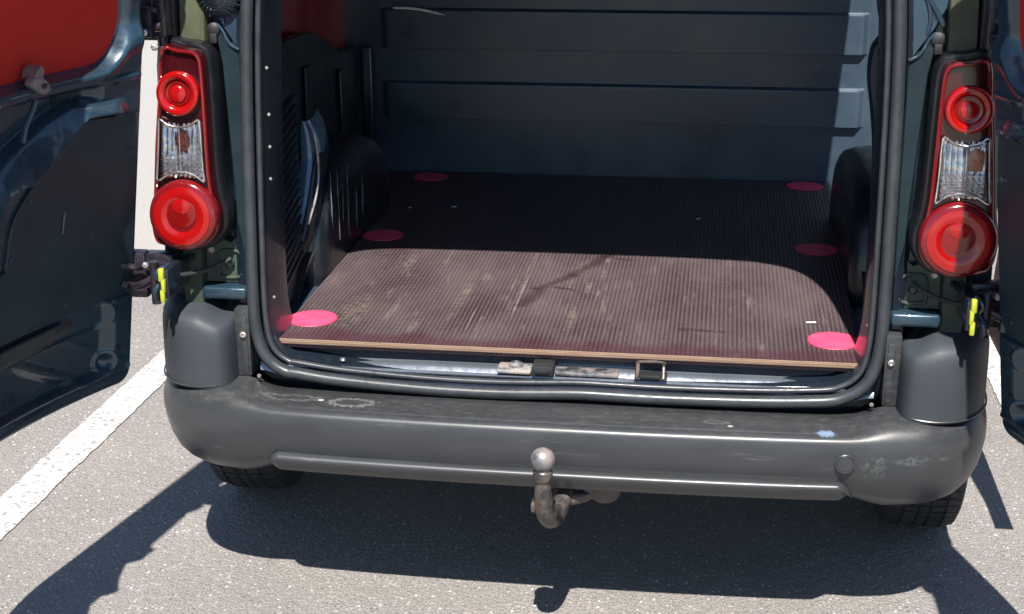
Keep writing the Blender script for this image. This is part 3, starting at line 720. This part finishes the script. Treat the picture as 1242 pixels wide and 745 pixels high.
# louvred trim on the left, plain on the right
for sg in (-1, 1):
    bm = bmesh.new()
    prism(bm, [(.04, .605), (.40, .605), (.42, .8), (.40, 1.0), (.36, 1.10), (.20, 1.13), (.045, 1.08)], lambda u, v, d: (sg*(.668+u*.085+d), u+.02, v), .0, .04)
    tr = from_bm('pillar_trim', bm, MT['trim'], van, 30)
    for k in range(18):
        z = .68+k*.023; bm = bmesh.new()
        y0, y1 = .08+.005*math.sin(k), .36
        vs = [(sg*(.664+y*.085-o), y+.02, z+dz-.0*y+.10*(y-.2)) for y in (y0, y1) for o, dz in ((0, 0), (.009, -.004), (.009, -.009), (0, -.012))]
        V = [bm.verts.new(v) for v in vs]
        for a in range(4): bm.faces.new((V[a], V[(a+1) % 4], V[4+(a+1) % 4], V[4+a]))
        bm.faces.new(V[:4][::-1]); bm.faces.new(V[4:])
        from_bm('louvre_slat', bm, MT['trim'], tr, 0)
# wavy-topped lower trim along the side walls
for sg in (-1, 1):
    top = crom([(.44, 1.09), (.60, 1.125), (.72, 1.14), (.84, 1.145), (.97, 1.143), (1.11, 1.13), (1.27, 1.087), (1.44, 1.028), (1.60, 1.02)], 5)
    if sg > 0: continue
    bm = bmesh.new(); prism(bm, [(.44, .58)]+[tuple(p) for p in top]+[(1.60, .58)], lambda u, v, d: (sg*(.845+d), u, v), .0, .02, rings=[(0, .008), (.004, .001), (.01, 0)])
    wt = from_bm('side_wall_trim', bm, MT['trim'], van, 40)
    bm = bmesh.new()
    box(bm, (-.84, .98, .60), (-.832, 1.06, 1.05), .003); from_bm('wall_post', bm, MT['trim'], wt)
    bm = bmesh.new(); box(bm, (-.84, 1.36, .60), (-.832, 1.42, .98), .003); from_bm('wall_post', bm, MT['trim'], wt)
# small pale rivets up the left inner edge of the opening
for x, z in ((-.655, 1.205), (-.653, 1.105), (-.653, 1.035), (-.653, .965), (-.653, .70)):
    bm = bmesh.new(); lathe(bm, [(.0038, 0), (.003, .0015), (0, .002)], lambda u, v, d: (x+.008+u, yl(z)+.010-d, z+v), 8); from_bm('rivet', bm, MT['steel'], frame)
# right inner pillar trim with wavy edge, seen against the lit margin
bm = bmesh.new()
ed = crom([(.655, .60), (.652, .80), (.650, 1.0), (.640, 1.10), (.628, 1.18), (.632, 1.24), (.650, 1.275), (.640, 1.33), (.634, 1.42), (.62, 1.55), (.60, 1.66)], 5)
prism(bm, [tuple(p) for p in ed]+[(.70, 1.66), (.70, .60)], lambda u, v, d: (u+.012, .16+yl(v)+d, v), .0, .05, rings=[(0, .01), (.004, 0)])
from_bm('pillar_trim', bm, MT['trim'], van, 40)
for k, (x, z, r) in enumerate(((.668, .83, .012), (.670, .64, .010))):
    bm = bmesh.new(); lathe(bm, [(r, 0), (r*.8, .004), (0, .006)], lambda u, v, d: (x+u, .15-d, z+v), 14); from_bm('trim_clip', bm, MT['navydark'], van)
# red discs added as painted reflections of the floor discs in both jambs
for sg in (-1, 1):
    bm = bmesh.new(); lathe(bm, [(.020, 0), (.020, .003), (0, .0035)], lambda u, v, d: (sg*(.657-d), .10+u*1.3, .632+v), 20); from_bm('disc_reflection', bm, MT['disc'], van)

# ---- outer body
def sidex(z):
    return float(np.interp(z, [.25, .6, .95, 1.15, 1.45, 1.66, 1.74, 1.79], [.885, .905, .908, .900, .855, .790, .745, .70]))
def side_panel(sg, y0, y1, z0=.30, z1=1.79, skip=None, name='side_panel', th=.012, zcut=None):
    zs = list(np.linspace(z0, z1, 26)); bm = bmesh.new()
    ny = max(2, int((y1-y0)/.08)); ys = np.linspace(y0, y1, ny+1)
    def wheel(y, z): return any((y-c)**2+(z-.31)**2 < .365**2 for c in (.55, 3.35))
    for off in (0, -th):
        V = [[bm.verts.new((sg*(sidex(z)+off), y, z)) for y in ys] for z in zs]
        for i in range(len(zs)-1):
            for j in range(ny):
                if (zs[i] < .74 and ys[j] < .33) or wheel((ys[j]+ys[j+1])/2, (zs[i]+zs[i+1])/2): continue
                bm.faces.new((V[i][j], V[i][j+1], V[i+1][j+1], V[i+1][j]))
    return from_bm(name, bm, MT['red'], van, 40)
side_panel(-1, .075, 1.70); side_panel(1, .075, .97); side_panel(1, 1.62, 1.70)
side_panel(-1, 1.70, 3.95, z1=1.05, name='front_side_panel'); side_panel(1, 1.70, 3.95, z1=1.05, name='front_side_panel')
bm = bmesh.new()
rows = []
for y, dz in ((.085, -.03), (.12, -.005), (.2, 0), (1.0, .01), (1.9, 0), (2.3, -.06), (2.42, -.10)):
    rows.append([(x, y, z+dz) for x, z in ((-.747, 1.74), (-.70, 1.79), (-.6, 1.808), (-.3, 1.818), (0, 1.822), (.3, 1.818), (.6, 1.808), (.70, 1.79), (.747, 1.74))])
gridmesh(bm, rows); roof = from_bm('roof', bm, MT['red'], van, 50)
bm = bmesh.new(); box(bm, (-.735, .075, 1.735), (.735, .14, 1.79), .01); from_bm('roof_header', bm, MT['navydark'], roof)
bm = bmesh.new()   # headliner above the load space
box(bm, (-.72, .14, 1.735), (.72, 1.65, 1.75), .004); from_bm('headliner', bm, MT['trim'], roof)
bm = bmesh.new()   # cab top, windscreen, bonnet, nose
gridmesh(bm, [[(sg*w, y, z) for sg in (-1, -.5, 0, .5, 1)] for y, z, w in ((2.42, 1.70, .74), (3.05, 1.10, .82))]); from_bm('windscreen', bm, MT['glassgrey'], van)
bm = bmesh.new(); gridmesh(bm, [[(sg*w, y, z+.02*(1-abs(sg))) for sg in (-1, -.5, 0, .5, 1)] for y, z, w in ((3.0, 1.10, .86), (3.5, 1.03, .87), (3.9, .88, .84), (4.02, .70, .82), (4.05, .30, .80))]); from_bm('bonnet', bm, MT['red'], van, 50)
for sg in (-1, 1):
    bm = bmesh.new(); gridmesh(bm, [[(sg*.895, 1.72, 1.05), (sg*.895, 3.02, 1.05)], [(sg*.80, 1.72, 1.70), (sg*.80, 2.40, 1.68)]]); from_bm('cab_window', bm, MT['glassgrey'], van, 0)
# underbody
bm = bmesh.new(); box(bm, (-.70, .02, .36), (.70, 3.7, .545), .02); box(bm, (-.64, -.09, .40), (.64, .02, .50), .01)
tube(bm, [(-.75, .66, .30), (.75, .66, .30)], .035, 12); from_bm('underbody', bm, MT['rubberdark'], van)
for sg in (-1, 1):
    bm = bmesh.new(); rows = []
    for i in range(17):
        a = math.pi*(i/16*1.1-.05); rows.append([(sg*x, .55-.375*math.cos(a), .31+.375*math.sin(a)) for x in (.68, .895)])
    gridmesh(bm, rows); from_bm('wheel_arch_liner', bm, MT['rubberdark'], van, 60)

# wheels
def wheel(x, y, sg):
    e = empty('wheel', (x, y, .305)); e.parent = van; R = .305
    bm = bmesh.new(); prof = [(.19, -.07), (.20, -.088), (.25, -.094), (.283, -.090), (.297, -.080), (.300, -.06), (.301, 0), (.300, .06), (.297, .080), (.283, .090), (.25, .094), (.20, .088), (.19, .07)]
    rows = [[(h, r*math.cos(2*math.pi*k/72), r*math.sin(2*math.pi*k/72)) for k in range(72)] for r, h in prof]
    gridmesh(bm, rows, closed_u=True); from_bm('tyre', bm, MT['tyre'], e, 50)
    bm = bmesh.new()
    for k in range(64):
        a = 2*math.pi*k/64
        for (xa, xb, sk) in ((-.083, -.052, .35), (-.046, -.016, -.25), (-.010, .010, .1), (.016, .046, .25), (.052, .083, -.35)):
            w = .0105
            vs = []
            for rr in (.296, .305):
                for xx, s2 in ((xa, 1), (xb, -1)):
                    rr2 = rr-(.008 if abs(xx) > .08 else 0)
                    for d in (-w, w):
                        aa = a+(d+s2*sk*.012)/.3; vs.append((xx, rr2*math.cos(aa), rr2*math.sin(aa)))
            V = [bm.verts.new(v) for v in vs]
            for q in ((4, 5, 7, 6), (0, 1, 5, 4), (2, 3, 7, 6), (0, 2, 6, 4), (1, 3, 7, 5)): bm.faces.new([V[i] for i in q])
    o = from_bm('tread', bm, MT['tyre'], e, 0); o['kind'] = 'stuff'
    bm = bmesh.new(); lathe(bm, [(.195, .07), (.19, .05), (.15, .04), (.08, .055), (.05, .06), (0, .06)], lambda u, v, d: (sg*d, u, v), 32); from_bm('rim', bm, MT['steelclean'], e)
wheel(-.850, .52, -1); wheel(.850, .52, 1); wheel(-.80, 3.35, -1); wheel(.80, 3.35, 1)

# ---- towing hitch
h = empty('towing_hitch', (0, 0, 0)); h.parent = van
bm = bmesh.new(); lathe(bm, [(.0, .0252)]+[(.0252*math.sin(a), .0252*math.cos(a)) for a in np.linspace(.2, 2.4, 18)]+[(.0165, -.025), (.0155, -.032)], lambda u, v, d: (-.003+u, -.30+v, .4705+d), 32)
from_bm('hitch_ball', bm, MT['steelclean'], h, 60, label='worn shiny tow ball with a rusty collar')
bm = bmesh.new(); lathe(bm, [(.0155, .012), (.020, .008), (.021, -.004), (.018, -.012)], lambda u, v, d: (-.003+u, -.30+v, .437+d), 24); from_bm('ball_collar', bm, MT['hitch'], h)
neck = crom([(-.003, -.30, .435), (-.003, -.300, .405), (-.001, -.297, .37), (.002, -.288, .345), (.008, -.268, .322), (.015, -.235, .312), (.022, -.19, .318), (.03, -.14, .335), (.04, -.06, .36)], 5)
bm = bmesh.new(); tube(bm, neck, [.0145+.0062*float(sst(0, .3, i/len(neck))) for i in range(len(neck))], 18); from_bm('hitch_neck', bm, MT['hitch'], h, 60)
bm = bmesh.new(); box(bm, (-.032, -.275, .336), (-.020, -.24, .356), .003); from_bm('neck_lug', bm, MT['hitch'], h)
bm = bmesh.new(); tube(bm, crom([(.03, -.17, .320), (.065, -.155, .322), (.10, -.13, .335)], 4), .014, 12); from_bm('socket_arm', bm, MT['hitch'], h)
bm = bmesh.new(); lathe(bm, [(.036, -.03), (.037, .0), (.034, .006), (.028, .008), (.0, .010)], lambda u, v, d: (.112+u, -.150-d, .338+v*.85), 28)
box(bm, (.066, -.158, .318), (.092, -.12, .345), .004)
from_bm('electric_socket', bm, MT['hitch'], h)
bm = bmesh.new(); tube(bm, [(-.5, .0, .37), (.5, .0, .37)], .028, 12); from_bm('crossbar', bm, MT['rubberdark'], h)

# ---- rear doors (local frame: s outward along the door, z up, n towards its inner face)
ZB = .495
def sd_rr(s, z, s0, s1, z0, z1, r):
    cx, cz = (s0+s1)/2, (z0+z1)/2; dx = np.abs(s-cx)-(s1-s0)/2+r; dz = np.abs(z-cz)-(z1-z0)/2+r
    return np.minimum(np.maximum(dx, dz), 0)+np.sqrt(np.maximum(dx, 0)**2+np.maximum(dz, 0)**2)-r
ARMT = ([0, .08, .13, .177, .245, .31, .375, .43, .50, .56, .62], [1.172, 1.173, 1.1775, 1.177, 1.159, 1.135, 1.110, 1.085, 1.05, 1.03, 1.02])
ARMB = ([0, .006, .08, .153, .19, .223, .28, .323, .376, .43, .50, .62], [1.14, 1.140, 1.148, 1.150, 1.130, 1.104, 1.070, 1.048, 1.046, 1.04, .99, .96])
def door_h(s0, s, z, width):
    edge = sd_rr(s0, z, 0, width, ZB, 1.70, .045)              # negative inside
    h = -.05+.05*np.sqrt(np.clip(1-(1-np.clip(-edge/.018, 0, 1))**2, 0, 1))
    ri = sst(.010, .020, -edge); 
    # window recess
    win = sd_rr(s, z, .004, width-.06, 1.240, 1.66, .10)
    h -= .036*sst(.010, -.012, win)
    h += .006*np.exp(-(win-.016)**2/.00006)*(z > 1.1)
    # hollow under the window ledge
    at = np.interp(s, *ARMT); ab = np.interp(s, *ARMB)
    h -= .030*sst(1.214, 1.200, z)*sst(at-.004, at+.012, z)*sst(.075, .12, s)
    h += .004*np.exp(-(z-1.2135)**2/.00002)*ri
    # raised arm
    mid = (at+ab)/2; hw = (at-ab)/2+.002
    u_ = np.clip((at-z)/(at-ab), 0, 1); h += .030*u_**.8*sst(ab-.011, ab+.003, z)*sst(-.0, .06, s)
    # field under the trim panel
    h -= .010*sst(ab+.002, ab-.010, z)*sst(.715, .725, z)*ri
    # belt fold and lower field
    lo = sst(.722, .714, z)*ri*sst(.035, .07, s)
    h -= .016*lo*sst(.655, .672, z)
    h -= .022*lo*sst(.672, .660, z)*sst(.540, .560, z+.0*s)
    h += .012*lo*sst(.60, .50, z)*0
    dl = np.abs((z-.553)-(s-.147)*.55)/1.14
    h += .007*np.exp(-(dl/.012)**2)*sst(.10, .16, s)*sst(.36, .28, s)
    h += .006*np.exp(-(z-.545)**2/.00003)*ri
    h -= .006*np.exp(-(z-.530)**2/.00002)*ri
    c = np.hypot(s-.060, z-.572); h -= .010*np.exp(-(c/.012)**2); h += .007*np.exp(-((c-.022)/.006)**2)
    c = np.hypot(s-.075, z-.688); h += .008*np.exp(-((c-.030)/.006)**2)*sst(.085, .06, s)
    return h
def curved_plate(name, poly, F, d0, d1, mat, parent, width, rings=None, smooth=30, step=.035, **props):
    bm = bmesh.new(); prism(bm, poly, lambda u, v, d: (u, v, d), d0, d1, rings=rings)
    for k in range(1, int(width/step)+1):
        bmesh.ops.bisect_plane(bm, geom=bm.verts[:]+bm.edges[:]+bm.faces[:], plane_co=(k*step, 0, 0), plane_no=(1, 0, 0), dist=1e-5)
    for v in bm.verts: v.co = F(*v.co)
    return from_bm(name, bm, mat, parent, smooth, **props)
def rear_door(sg, P0, width, angle, bow, lean=.18):
    a = math.radians(angle)
    D = Vector((sg*math.sin(a), -math.cos(a), 0)); N = Vector((-sg*math.cos(a), -math.sin(a), 0))
    e = empty('rear_door'); e.parent = van
    arc = np.linspace(-.05, width+.05, 61); aa = np.radians(angle+bow*.19-bow*np.clip(arc, 0, 2)-60*np.clip(arc-.386, 0, 2))
    xx = np.concatenate([[0], np.cumsum(np.sin((aa[1:]+aa[:-1])/2)*np.diff(arc))]); yy = np.concatenate([[0], np.cumsum(-np.cos((aa[1:]+aa[:-1])/2)*np.diff(arc))])
    xx -= np.interp(0, arc, xx); yy -= np.interp(0, arc, yy)
    def F(s, z, n):
        a = float(np.interp(s, arc, aa)); N = Vector((-sg*math.cos(a), -math.sin(a), 0))
        return Vector((P0[0]+sg*float(np.interp(s, arc, xx)), P0[1]+float(np.interp(s, arc, yy)), z))+N*(n+lean*(z-.5))
    def G(s_, z, n):
        return F(s_+(.018+.04*(z-.5))*float(sst(-.01, .05, s_)), z, n)
    # inner pressing
    ss = np.unique(np.concatenate([np.linspace(0, .03, 9), np.linspace(.03, width-.03, 170), np.linspace(width-.03, width, 9)]))
    zz = np.unique(np.concatenate([np.linspace(ZB, ZB+.03, 9), np.linspace(ZB+.03, 1.30, 300), np.linspace(1.30, 1.67, 30), np.linspace(1.67, 1.70, 9)]))
    S, Z = np.meshgrid(ss, zz); H = door_h(S, S-(.018+.04*(Z-.5))*sst(-.01, .07, S), Z, width)
    # round the outline corners by pulling outside points in
    E_ = sd_rr(S, Z, 0, width, ZB, 1.70, .045)
    out = np.clip(E_, 0, 1); cx = np.clip(S, .045, width-.045); cz = np.clip(Z, ZB+.045, 1.655)
    dd = np.hypot(S-cx, Z-cz)+1e-9; k = np.where(out > 0, .045/dd, 1.0); S2 = cx+(S-cx)*k; Z2 = cz+(Z-cz)*k
    S2 = np.where(out > 0, S2, S); Z2 = np.where(out > 0, Z2, Z)
    nz, ns = S.shape
    verts = [tuple(F(S2[i, j], Z2[i, j], H[i, j])) for i in range(nz) for j in range(ns)]
    faces = [(i*ns+j, i*ns+j+1, (i+1)*ns+j+1, (i+1)*ns+j) for i in range(nz-1) for j in range(ns-1)]
    if sg < 0: faces = [f[::-1] for f in faces]
    me = bpy.data.meshes.new('inner_pressing'); me.from_pydata(verts, [], faces)
    inner = finish('inner_pressing', me, MT['navy'], e, 60)
    # outer skin
    outl = []
    for cx_, cz_, a0 in ((width-.04+.012, ZB+.035, -90), (width-.04+.012, 1.67, 0), (.028, 1.67, 90), (.028, ZB+.035, 180)):
        for q in range(9):
            t = math.radians(a0+90*q/8); outl.append((cx_+.045*math.cos(t)-.002, cz_+.045*math.sin(t)))
    curved_plate('outer_skin', outl, F, -.052, -.085, MT['red'], e, width, rings=[(0, -.055), (.002, -.052)])
    # blanked window
    wn_ = []
    for cx_, cz_, a0 in ((width-.155, 1.345, -90), (width-.155, 1.55, 0), (.105, 1.55, 90), (.105, 1.345, 180)):
        for q in range(9):
            t = math.radians(a0+90*q/8); wn_.append((cx_+.110*math.cos(t), cz_+.110*math.sin(t)))
    curved_plate('window_panel', wn_, G, -.031, -.039, MT['reddull'], e, width, label='plain red panel filling the door window')
    # trim panel
    tp = [(.008, 1.128), (.05, 1.136), (.10, 1.142), (.145, 1.139), (.18, 1.120), (.215, 1.096), (.262, 1.062), (.300, 1.030), (.330, 1.005), (.350, .985), (.366, .955), (.374, .92), (.384, .89), (.41, .875), (width-.03, .872), (width-.03, .728), (.30, .727), (.10, .729), (.035, .733), (.012, .745), (.006, .78)]
    tp = [tuple(p) for p in crom(tp, 3, closed=True)]
    tpo = curved_plate('trim_panel', tp, G, -.002, -.02, MT['panel'], e, width, rings=[(0, -.008), (.0015, -.004), (.004, -.002)])
    for s_, z_ in ((.305, 1.006), (.02, 1.05), (.365, .90), (.03, .76), (.19, .75)):
        bm = bmesh.new(); lathe(bm, [(.007, -.001), (.006, .002), (0, .003)], lambda u, v, d: G(s_+u, z_+v, d-.002), 12); from_bm('trim_clip', bm, MT['navy'], tpo)
    bm = bmesh.new(); tube(bm, [G(s_, z_, .0005) for s_, z_ in crom([(.196, .96), (.200, .945), (.201, .93), (.204, .915)], 4)], .0016, 5); from_bm('scuff', bm, MT['steelclean'], tpo)
    # bright belt insert
    bm = bmesh.new(); rows = []
    for s_ in np.linspace(.17, width-.02, 40):
        t = float(sst(.17, .27, s_)); rows.append([G(s_, z_, n_) for z_, n_ in ((.709, -.004), (.706-.0*t, .001), (.692-.008*t, .003), (.684-.012*t, .001), (.680-.013*t, -.006))])
    gridmesh(bm, rows); from_bm('belt_moulding', bm, MT['bumper'], e, 60)
    for s_, z_, r_ in ((.045, 1.205, .006), (.075, 1.218, .004), (.20, 1.19, .009), (.245, 1.185, .005), (.47, 1.15, .010), (.035, .60, .006), (.33, .575, .007), (.21, .60, .006), (.016, .82, .004), (.016, .94, .004)):
        hgt = float(door_h(np.array(s_+.018), np.array(s_), np.array(z_), width))
        bm = bmesh.new(); lathe(bm, [(r_, -.004), (r_, .0012), (r_*.75, .0018), (r_*.7, -.0005), (0, -.0005)], lambda u, v, d: G(s_+u, z_+v, hgt+d+.0008), 14); from_bm('plug', bm, MT['rubberdark'], inner)
    # locking bracket on the ledge
    lb = empty('lock_rod'); lb.parent = e
    bm = bmesh.new(); prism(bm, crom([(.262, 1.228), (.282, 1.219), (.305, 1.228), (.322, 1.243), (.312, 1.256), (.285, 1.251)], 4, closed=True), lambda u, v, d: G(u, v, d), .016, -.006, rings=[(0, .012), (.003, .016)]); from_bm('rod_guide', bm, MT['steelclean'], lb)
    lathe_bm = bmesh.new(); lathe(lathe_bm, [(.009, .0), (.009, .0175), (0, .0175)], lambda u, v, d: G(.288+u, 1.237+v*.6, d), 16); from_bm('guide_hole', lathe_bm, MT['rubberdark'], lb)
    bm = bmesh.new(); prism(bm, [(.286, 1.249), (.312, 1.254), (.306, 1.270), (.293, 1.277), (.284, 1.268)], lambda u, v, d: G(u, v, d), .012, -.02); from_bm('rod_tab', bm, MT['steelclean'], lb)
    bm = bmesh.new(); tube(bm, [G(*p) for p in crom([(.305, 1.212, .010), (.322, 1.190, .012), (.345, 1.165, .014), (.362, 1.138, .018)], 4)], .0065, 10); from_bm('rod', bm, MT['navy'], lb)
    return e
rear_door(-1, (-.975, -.052), .76, 19.3, 38)
rear_door(1, (.925, -.100), .58, 15.0, 45, .135)

# ---- right-hand sliding door, slid back and standing off the side
bm = bmesh.new(); rows = []
for off in (0, -.045):
    pass
zs = np.linspace(.36, 1.66, 24)
outer = [[(sidex(z)+.235, y, z) for y in np.linspace(.24, .98, 8)] for z in zs]
inner_ = [[(sidex(z)+.190, y, z) for y in np.linspace(.24, .98, 8)] for z in zs]
V1 = gridmesh(bm, outer); V2 = gridmesh(bm, inner_)
for i in range(len(zs)-1):
    for j in (0, 7): bm.faces.new((V1[i][j], V1[i+1][j], V2[i+1][j], V2[i][j]))
for i in (0, len(zs)-1):
    for j in range(7): bm.faces.new((V1[i][j], V1[i][j+1], V2[i][j+1], V2[i][j]))
slide = from_bm('sliding_door', bm, MT['red'], van, 40, label='side sliding door standing open')
bm = bmesh.new(); box(bm, (1.142, .80, .92), (1.172, .94, .955), .008); from_bm('handle', bm, MT['rubberdark'], slide)

# ------------------------------------------------------------------ small scraps lying on the board
def scrap(x, y, w, l, rot, z, label):
    bm = bmesh.new(); vs = box(bm, (-w/2, -l/2, 0), (w/2, l/2, .0012), 0)
    for v in bm.verts: v.co.z += .0015*math.sin(v.co.x/w*5)
    o = from_bm('paper_scrap', bm, MT['paper'], None, 0, label=label, category='scrap', group='scraps lying on the cargo floor'); o.location = (x, y, z); o.rotation_euler = (0, 0, rot)
scrap(.555, .246, .022, .008, -.1, .6035, 'pale paper scrap on the sunlit cargo floor just behind the front right pink disc')
scrap(-.585, 1.165, .011, .008, .3, .6035, 'tiny white scrap in shade left of its neighbour behind the middle left pink disc')
scrap(-.455, 1.19, .014, .010, -.2, .6035, 'small white scrap in shade on the left half of the dark cargo floor')
scrap(.276, 1.14, .013, .007, .1, .6035, 'small white scrap in shade on the right half of the dark cargo floor')
